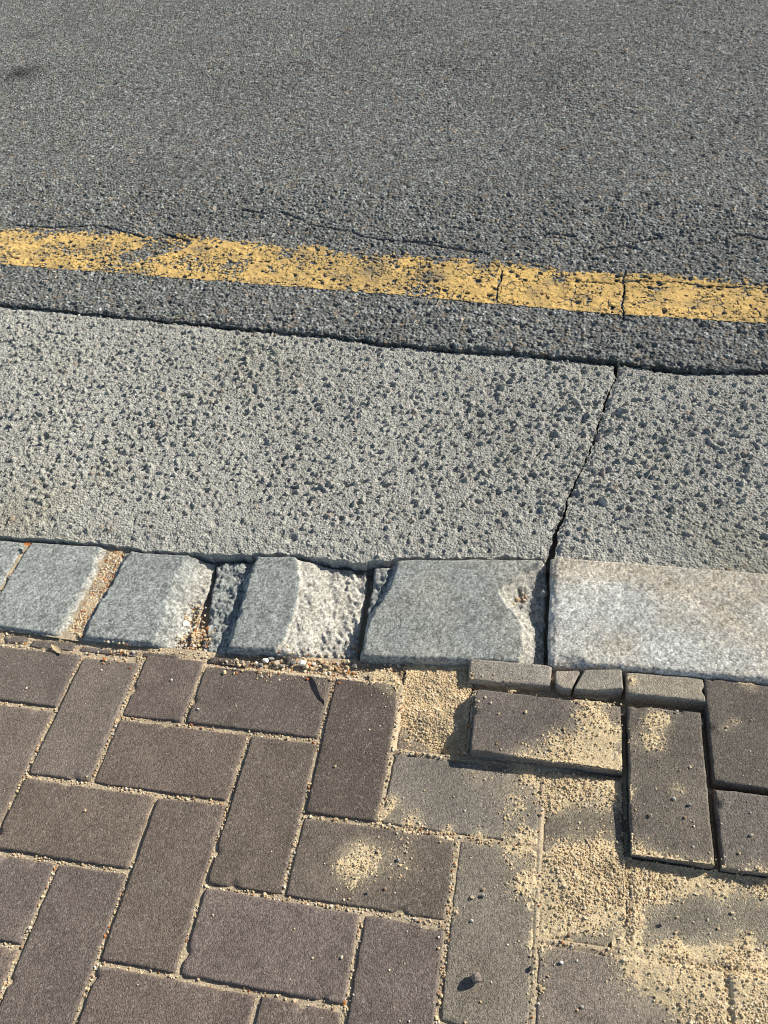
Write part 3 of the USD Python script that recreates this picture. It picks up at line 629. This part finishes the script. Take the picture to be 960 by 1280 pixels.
# the kerb-side piece that has cracked in two
def fragment(name, poly, zt, label, seed, tilt=(0, 0)):
    import shapely.geometry as sg
    p = sg.Polygon(poly).buffer(-.0022).buffer(.0022, quad_segs=3)
    ring = np.array(p.segmentize(.004).exterior.coords)[:-1]
    g = np.random.default_rng(seed)
    c = ring.mean(0)
    rings = []
    for k, (sc, dz) in enumerate([(1.0, -.045), (1.0, -.0045), (.985, -.0018), (.955, -.0004), (.90, 0), (.6, .0003), (.25, 0)]):
        q = c + (ring - c) * sc
        q = q + .0008 * np.stack([nz(q[:, 0], q[:, 1], .01, seed, 3), nz(q[:, 0], q[:, 1], .01, seed + 1, 3)], 1)
        zz = zt + dz + (q[:, 0] - c[0]) * tilt[0] + (q[:, 1] - c[1]) * tilt[1] + .0006 * nz(q[:, 0], q[:, 1], .012, seed + 2, 3)
        rings.append(np.c_[q, zz])
    n = len(ring); V = np.vstack(rings + [[[c[0], c[1], zt + .0002]]]); Fs = []
    for k in range(len(rings) - 1):
        i = np.arange(n); jn = (i + 1) % n
        Fs += [np.stack([k * n + i, k * n + jn, (k + 1) * n + jn], 1), np.stack([k * n + i, (k + 1) * n + jn, (k + 1) * n + i], 1)]
    i = np.arange(n); k = len(rings) - 1
    Fs.append(np.stack([k * n + i, k * n + (i + 1) % n, np.full(n, len(V) - 1)], 1))
    if sg.LinearRing(ring).is_ccw is False: Fs = [q[:, ::-1] for q in Fs]
    add(name, (V, np.vstack(Fs)), 'paver', attrs={'tint': paver_colour(V[:, 0], V[:, 1], 'pale', seed)}, smooth=True, label=label, category='broken brick')
fragment('broken_paver', [(0.609, 0.237), (0.643, 0.242), (0.631, 0.211), (0.620, 0.210), (0.611, 0.216)], .010, 'smaller left piece of the grey paver strip cracked in two', 31, (0, -.05))
fragment('broken_paver', [(0.648, 0.243), (0.698, 0.248), (0.699, 0.218), (0.664, 0.211), (0.634, 0.211)], .012, 'larger right piece of the grey paver strip cracked in two', 41, (.06, -.05))

# ------------------------------------------------------------------ loose sand: a drift that lies on pavers and in joints, and its grains
sand = xform('loose_sand', kind='stuff', label='coarse yellow sand spilled over the sunken pavers at the right', category='sand')
xs_, ys_ = np.meshgrid(np.arange(.22, 1.15, .0023), np.arange(-.50, .25, .0023))
am = sand_amount(xs_, ys_)
def drift_base(x, y):
    """the surface the sand lies on: paver tops, joints filled as far as there is sand"""
    pt = paver_top(x, y, -1.0)
    return pt
top = paver_top(xs_, ys_, -1.0)
joint = top < -.5
tf = np.where(joint, np.nan, top)
# joints take the mean level of the lower pavers around them
w = gaussian_filter((~joint).astype(float), 2.5); zf = gaussian_filter(np.where(joint, 0, np.minimum(top, .001)), 2.5) / np.maximum(w, 1e-4)
joint_fill = np.where(am > .2, -.0055 + .005 * np.clip(am * 1.3, 0, 1) + np.minimum(zf, 0) * 1.0, -.02)
raised = np.zeros_like(joint)
for x0, x1, y0, y1, zc, kindw, *_ in PAVERS:
    if kindw in ('raised', 'pale'): raised |= (xs_ > x0 - .006) & (xs_ < x1 + .006) & (ys_ > y0 - .006) & (ys_ < y1 + .006) & joint
joint_fill = np.where(raised, np.where((xs_ > .59) & (ys_ > .005), -.012, np.minimum(joint_fill, -.003)), joint_fill)
coarse_m = np.clip(.45 + 1.3 * nz(xs_, ys_, .06, 621, 3), 0, 1)
clump = .45 * nz(xs_, ys_, .020, 611, 3) + .20 * nz(xs_, ys_, .006, 612, 2)
th = am - .62 + clump * (.9 - .3 * np.clip(am, 0, 1))
on_paver = np.where(joint, joint_fill, top) + np.clip(th, -.6, 1.2) * np.where(joint, .0015, .0036) + (.0007 * nz(xs_, ys_, .007, 613, 4) + .0016 * nz(xs_, ys_, .016, 615, 3) * coarse_m + rng.normal(0, .00055, xs_.shape)) * (th > -.5) + .0003
sunk_t = (xs_ > .40) & (xs_ < .497) & (ys_ > .10) & (ys_ < .24)
on_paver = np.where(sunk_t, np.maximum(on_paver, -.0165 + .004 * nz(xs_, ys_, .03, 614, 3) + .009 * ss(.11, .17, ys_ + .4 * (xs_ - .44)) + .003 * nz(xs_, ys_, .009, 616, 3) * ss(.11, .15, ys_)), on_paver)
drift = on_paver
ok = (drift > np.where(joint, -.019, top - .0012)) & (am > .12)
ok |= sunk_t & (drift > -.0185)
ny, nx = xs_.shape
idx = np.arange(ny * nx).reshape(ny, nx)
kk = ok[:-1, :-1] & ok[1:, :-1] & ok[:-1, 1:] & ok[1:, 1:]
# no sheet may bridge the edge of a raised paver
rng_z = np.maximum.reduce([drift[:-1, :-1], drift[1:, :-1], drift[:-1, 1:], drift[1:, 1:]]) - np.minimum.reduce([drift[:-1, :-1], drift[1:, :-1], drift[:-1, 1:], drift[1:, 1:]])
kk &= rng_z < .0052
a, b, c, d = idx[:-1, :-1][kk], idx[:-1, 1:][kk], idx[1:, 1:][kk], idx[1:, :-1][kk]
fc = np.vstack([np.stack([a, b, c], 1), np.stack([a, c, d], 1)])
un_, inv = np.unique(fc, return_inverse=True)
add('sand_drift', (np.stack([xs_, ys_, drift], -1).reshape(-1, 3)[un_], inv.reshape(-1, 3)), 'sand', sand)
surface = np.where(ok, drift, np.where(joint, -.0045, top))

def grain_mesh(seed, squash=.8):
    m = trimesh.creation.icosphere(subdivisions=1)
    g = np.random.default_rng(seed)
    v = m.vertices * (1 + .18 * g.normal(0, 1, (len(m.vertices), 1)).clip(-1.3, 1.3))
    v = v * np.array([1, g.uniform(.7, 1.0), squash])
    return v, m.faces

def scatter(parent, name, pos, rad, mats, seed, **t):
    g = np.random.default_rng(seed)
    path = numbered(str(parent.GetPath()) + '/' + name)
    pi = UsdGeom.PointInstancer.Define(stage, path)
    rel = pi.CreatePrototypesRel()
    for i, mt in enumerate(mats):
        pp = '%s/shapes/grain_%03d' % (path, i)
        usdkit.mesh(stage, pp, grain_mesh(seed * 10 + i), '/World/Looks/' + mt, smooth=False)
        rel.AddTarget(pp)
    n = len(pos)
    pi.CreateProtoIndicesAttr(Vt.IntArray.FromNumpy(g.integers(0, len(mats), n).astype(np.int32)))
    pi.CreatePositionsAttr(Vt.Vec3fArray.FromNumpy(np.asarray(pos, np.float32)))
    pi.CreateScalesAttr(Vt.Vec3fArray.FromNumpy(np.repeat(np.asarray(rad, np.float32)[:, None], 3, 1)))
    th_ = g.uniform(0, math.pi, n)
    q = np.zeros((n, 4), np.float32); q[:, 2] = np.sin(th_); q[:, 3] = np.cos(th_)
    pi.CreateOrientationsAttr(Vt.QuathArray([Gf.Quath(float(c), 0, 0, float(s)) for s, c in zip(np.sin(th_), np.cos(th_))]))
    return tag(pi.GetPrim(), **t)

grng = np.random.default_rng(17)
from scipy.interpolate import RegularGridInterpolator
gi = RegularGridInterpolator((ys_[:, 0], xs_[0]), surface, method='nearest', bounds_error=False, fill_value=-.005)
gth = RegularGridInterpolator((ys_[:, 0], xs_[0]), np.clip(th + .5, 0, 1.5) * ok + .12 * np.clip(am, 0, 1) + (sunk_t & ok) * (.12 + 1.4 * ss(.118, .155, ys_ + .5 * (xs_ - .44) + .012 * nz(xs_, ys_, .02, 617, 3))), bounds_error=False, fill_value=0)
cand = np.stack([grng.uniform(.26, 1.02, 420000), grng.uniform(-.40, .245, 420000)], 1)
dens = gth(cand[:, ::-1])
coarse = np.clip(.45 + 1.3 * nz(cand[:, 0], cand[:, 1], .06, 621, 3), .10, 1)
coarse = np.where((cand[:, 0] < .5) & (cand[:, 1] > .10), 1.0, coarse)
cand = cand[grng.random(len(cand)) < dens * coarse * .48]
rad = np.clip(grng.lognormal(math.log(.00078), .36, len(cand)), .0005, .0019)
zz = gi(cand[:, ::-1])
scatter(sand, 'sand_grain', np.c_[cand, zz + rad * .35], rad, ['grain_gold', 'grain_tan', 'grain_cream', 'grain_brown', 'grain_gold', 'grain_tan'], 3)
# stray grains thrown over the clean pavers
cand = np.stack([grng.uniform(-.3, 1.05, 5200), grng.uniform(-.45, .2, 5200)], 1)
keep = grng.random(len(cand)) < np.clip(.03 + .42 * ss(.30, .62, cand[:, 0] - .25 * cand[:, 1]) + .25 * sand_amount(cand[:, 0], cand[:, 1]), 0, 1) * .8
cand = cand[keep]
rad = np.clip(grng.lognormal(math.log(.0008), .42, len(cand)), .0005, .0025)
zz = paver_top(cand[:, 0], cand[:, 1], -.006)
scatter(sand, 'stray_grain', np.c_[cand, zz + rad * .5], rad, ['grain_gold', 'grain_brown', 'grain_grey', 'grain_cream', 'grain_umber'], 4)

# grains in the joints between the pavers
cand = np.stack([grng.uniform(-.55, 1.05, 330000), grng.uniform(-.45, .25, 330000)], 1)
cand = cand[paver_top(cand[:, 0], cand[:, 1], -1) < -.5]
cand = cand[cand[:, 1] < kerb_front(cand[:, 0])]
patch = np.clip(.5 + 1.1 * nz(cand[:, 0], cand[:, 1], .06, 631, 3), .08, 1)
cand = cand[grng.random(len(cand)) < patch * .50]
rad = np.clip(grng.lognormal(math.log(.0009), .35, len(cand)), .0005, .0021)
zz = bed_height(cand[:, 0], cand[:, 1])
scatter(pavement, 'joint_grain', np.c_[cand, zz + rad * .6], rad, ['grain_tan', 'grain_brown', 'grain_cream', 'grain_grey', 'grain_tan', 'grain_umber', 'grain_gold', 'grain_tan', 'grain_cream', 'rust_litter', 'grain_brown', 'grain_tan'], 5, kind='stuff')

# ------------------------------------------------------------------ pebbles, litter and plant bits
def pebble(name, x, y, z, size, mat, seed, label, category='pebble', squash=.75, group=None, facets=7):
    g = np.random.default_rng(seed)
    pts = g.normal(0, 1, (facets * 3, 3)); pts /= np.linalg.norm(pts, axis=1, keepdims=True)
    pts *= np.array([1, g.uniform(.7, .95), squash]) * g.uniform(.85, 1.1, (len(pts), 1))
    h = trimesh.convex.convex_hull(pts * size)
    h = h.subdivide()
    v = np.array(h.vertices); v = v + size * .05 * np.stack([nz(v[:, 0], v[:, 1] + v[:, 2], size * .5, seed + k, 2) for k in range(3)], 1)
    v[:, 2] -= v[:, 2].min() + size * .08
    v += (x, y, z)
    add(name, (v, np.array(h.faces)), mat, smooth=False, label=label, category=category, group=group)
(px, py), = [(0.538, -0.149)]
pebble('pebble', px, py, -.001, .0064, 'brown_stone', 3, 'brown pebble with a long dark shadow on the bottom paver', squash=1.15, facets=14)
(px, py), = [(0.042, 0.268)]
pebble('stone_chip', px, py, -.010, .0065, 'white_stone', 5, 'white square chip in the gap right of the twice broken kerb block', 'stone chip', .7, facets=4)
(px, py), = [(0.589, 0.377)]
pebble('pebble', px, py, -.010, .0085, 'grey_stone', 9, 'grey stone wedged beside the pale kerb block in the chipped end')
grit = [(0.189, 0.216, 0.005), (0.197, 0.220, 0.005), (0.207, 0.213, 0.0055), (0.216, 0.210, 0.0045), (0.223, 0.222, 0.0055), (0.232, 0.218, 0.005), (0.246, 0.217, 0.006), (0.253, 0.213, 0.005), (0.263, 0.218, 0.0035), (0.184, 0.208, 0.004), (0.312, 0.228, 0.004), (0.325, 0.222, 0.004), (0.279, 0.216, 0.004), (0.398, 0.234, 0.004), (0.176, 0.211, 0.003), (0.216, 0.226, 0.004)]
GRIT = ['white gravel stone at the left end of the slot below the kerb', 'grey gravel stone right beside the leftmost white one below the kerb', 'buff gravel stone in the slot below the ridged kerb block',
        'grey gravel stone nearest the paver edge in the slot below the kerb', 'darkest gravel stone in the slot below the kerb', 'grey gravel stone just right of the dark one below the kerb',
        'white gravel stone at the right end of the gravel row below the kerb', 'buff gravel stone beside the right white one below the kerb']
mats = ['white_stone', 'grey_stone', 'buff_stone', 'grey_stone', 'dark_stone', 'grey_stone', 'white_stone', 'buff_stone']
for k, (px, py, r) in enumerate(grit):
    pebble('pebble', px, py, -.007, r, mats[k % 8], 40 + k, GRIT[k] if k < len(GRIT) else 'tiny grit stone in the slot below the kerb', group='gravel in the slot below the kerb' if k < len(GRIT) else 'tiny grit in the slot below the kerb')
TINY = ['tiny white pebble on the clean paver below the ridged kerb block', 'tiny buff pebble, left one of two on the upright raised paver', 'tiny grey pebble, right one of two on the upright raised paver',
        'tiny dark pebble on the bare patch of the paver under the raised ones', 'tiny white pebble at the top left corner of the half bare lower paver', 'tiny buff pebble, left of a pair above the brown pebble',
        'tiny grey pebble, right of the pair above the brown pebble', 'tiny dark pebble below the round patch of sand dust', 'tiny white pebble a little way above the brown pebble', 'tiny buff pebble on the clean raised paver at the right edge',
        'tiny grey pebble beside the round patch of sand dust', 'tiny dark pebble in the sandy joint right of the brown pebble', 'tiny white pebble in the sand left of the bare patch', 'tiny buff pebble on the bare patch near the right frame edge', 'tiny grey pebble on the half bare lower paver']
for k, (px, py, r) in enumerate([(0.115, 0.125, 0.002), (0.727, 0.052, 0.0028), (0.773, 0.070, 0.0025), (0.735, -0.065, 0.0024), (0.628, -0.119, 0.0026), (0.525, -0.067, 0.0028), (0.537, -0.063, 0.0028), (0.401, -0.081, 0.002), (0.527, -0.092, 0.0022), (0.840, 0.044, 0.0026), (0.432, -0.038, 0.0028), (0.596, -0.130, 0.0035), (0.678, -0.048, 0.003), (0.813, -0.041, 0.0024), (0.651, -0.158, 0.0022)]):
    pebble('pebble', px, py, float(paver_top(np.array([px]), np.array([py]), -.004)[0]), r, ['white_stone', 'buff_stone', 'grey_stone', 'dark_stone'][k % 4], 80 + k, TINY[k], group='tiny pebbles on the pavers')
# dry grass blade standing in the joint
def blade(name, pts, widths, mat, across, **t):
    pts = np.array(pts, float); wv = np.array(across, float)
    n = len(pts); V = []
    for p, w_ in zip(pts, widths):
        V += [p - wv * w_, p + wv * w_, p + wv * w_ * .9 + np.array([.0004, .0003, .0002]), p - wv * w_ * .9 + np.array([.0004, .0003, .0002])]
    Fs = []
    for i in range(n - 1):
        for k in range(4):
            a_, b_ = i * 4 + k, i * 4 + (k + 1) % 4
            Fs += [(a_, b_, b_ + 4), (a_, b_ + 4, a_ + 4)]
    Fs += [(0, 2, 1), (0, 3, 2), (4 * n - 4, 4 * n - 3, 4 * n - 2), (4 * n - 4, 4 * n - 2, 4 * n - 1)]
    add(name, (np.array(V), np.array(Fs)), mat, smooth=False, **t)
view_line = np.array([-.29, .54, -.79])
blade('grass_blade', [(.2945, .146, -.004), (.2935, .170, .007), (.2925, .195, .015), (.2915, .2165, .022)], [.0008, .0020, .0034, .0018], 'straw', (-.29, .54, -.79),
      label='thin dry grass blade standing in the joint by the kerb', category='grass blade')
def leaf(x, y, z, L, W, rot, mat, seed, label):
    u = np.linspace(-1, 1, 13); vv = np.linspace(-1, 1, 7)
    Ug, Vg = np.meshgrid(u, vv)
    w_ = (1 - Ug ** 2) ** .6
    lx, ly = Ug * L, Vg * W * w_
    lz = .25 * W * Vg ** 2 + .15 * L * Ug ** 2 + .0008 * nz(lx, ly, .006, seed, 2)
    X_, Y_ = x + lx * math.cos(rot) - ly * math.sin(rot), y + lx * math.sin(rot) + ly * math.cos(rot)
    (v_, f_), _ = sheet(X_, Y_, z + lz)
    bot = v_.copy(); bot[:, 2] -= .0004
    add('leaf', (np.vstack([v_, bot]), np.vstack([f_, f_[:, ::-1] + len(v_)])), mat, label=label, category='leaf')
(px, py), = [(-0.734, 1.101)]
leaf(px, py, .015, .012, .006, .2, 'rust_litter', 3, 'small orange leaf at the asphalt edge on the left frame edge')
(px, py), = [(-0.287, 0.384)]
leaf(px, py, .0125, .008, .0035, .1, 'rust_litter', 5, 'small rust brown leaf on top of the joint between left kerb blocks')
(px, py), = [(-0.144, 0.196)]
leaf(px, py, .0015, .014, .004, -.5, 'straw', 7, 'curled tan leaf scrap beside the thin cut pavers at the left')
# crumbs of leaf and grit gathered in the kerb gaps
litter = xform('gap_litter', kind='stuff', label='brown leaf crumbs and grit gathered in the gaps of the kerb', category='litter')
spots = [(0.062, 0.237, 0.022, 300), (0.073, 0.252, 0.015, 160), (0.050, 0.280, 0.012, 120), (0.050, 0.302, 0.01, 80), (-0.130, 0.246, 0.01, 130), (-0.127, 0.270, 0.008, 100), (-0.126, 0.317, 0.008, 100), (-0.133, 0.366, 0.008, 90), (-0.125, 0.224, 0.01, 80), (0.201, 0.210, 0.03, 200), (0.262, 0.214, 0.03, 200), (0.309, 0.222, 0.03, 150), (0.553, 0.366, 0.008, 60), (0.153, 0.205, 0.02, 80), (-0.044, 0.208, 0.03, 160), (0.390, 0.231, 0.03, 120), (-0.288, 0.327, 0.008, 60), (-0.285, 0.294, 0.008, 60)]
LP = []
for sx, sy, r, n in spots:
    LP.append(np.c_[grng.normal(sx, r * .6, n), grng.normal(sy, r * .45, n), np.full(n, 0.0)])
LP = np.vstack(LP)
KS = [m for m in stage.Traverse() if str(m.GetPath()).startswith('/World/kerb/kerb_stone')]
kv = np.vstack([np.array(UsdGeom.Mesh(m).GetPointsAttr().Get()) for m in KS]); kv = kv[kv[:, 2] > -.03]
dk, ik = cKDTree(kv[:, :2]).query(LP[:, :2])
pz = paver_top(LP[:, 0], LP[:, 1], -.009)
LP[:, 2] = np.where((dk < .002), kv[ik, 2], np.where(LP[:, 1] > kerb_front(LP[:, 0]), -.008, pz))
keep = (LP[:, 2] < .004)
LP = LP[keep]
rad = np.clip(grng.lognormal(math.log(.0012), .4, len(LP)), .0006, .003)
scatter(litter, 'crumb', LP + np.c_[np.zeros((len(LP), 2)), rad * .4], rad, ['grain_umber', 'grain_tan', 'grain_grey', 'rust_litter', 'grain_cream', 'grain_brown', 'grain_tan'], 8)
# sand lodged in the open joints of the kerb
xg, yg = np.meshgrid(np.linspace(-.56, .62, 400), np.linspace(0, 1, 60))
yk = kerb_front(xg) - .002 + yg * (kerb_back(xg) - kerb_front(xg) + .004)
def fill_grains(n):
    fx = grng.uniform(-.138, -.10, n); fy = grng.uniform(.228, .402, n)
    return np.c_[fx, fy, .0005 + .002 * nz(fx, fy, .02, 641, 3)]
zk = -.027 + .002 * nz(xg, yk, .02, 641, 3) + .001 * nz(xg, yk, .006, 642, 2) + .0275 * ss(-.09, -.120, xg)
FG = fill_grains(2600); fr_ = np.clip(grng.lognormal(math.log(.0010), .4, len(FG)), .0005, .0026)
scatter(kerb, 'joint_grain', FG, fr_, ['grain_tan', 'grain_cream', 'grain_brown', 'grain_umber', 'grain_tan', 'rust_litter', 'grain_grey'], 12, kind='stuff')
zk = zk + .003 * nz(xg, yk, .010, 645, 3)
zk = np.where((xg > .57), -.030, zk)
add('joint_fill', sheet(xg, yk, zk)[0], 'joint_sand', kerb, kind='stuff')

# ------------------------------------------------------------------ the ground all around
xg, yg = np.meshgrid(np.linspace(-120, 120, 13), np.linspace(-120, 120, 13))
add('ground', sheet(xg, yg, np.full(xg.shape, -.16))[0], 'earth', kind='structure')
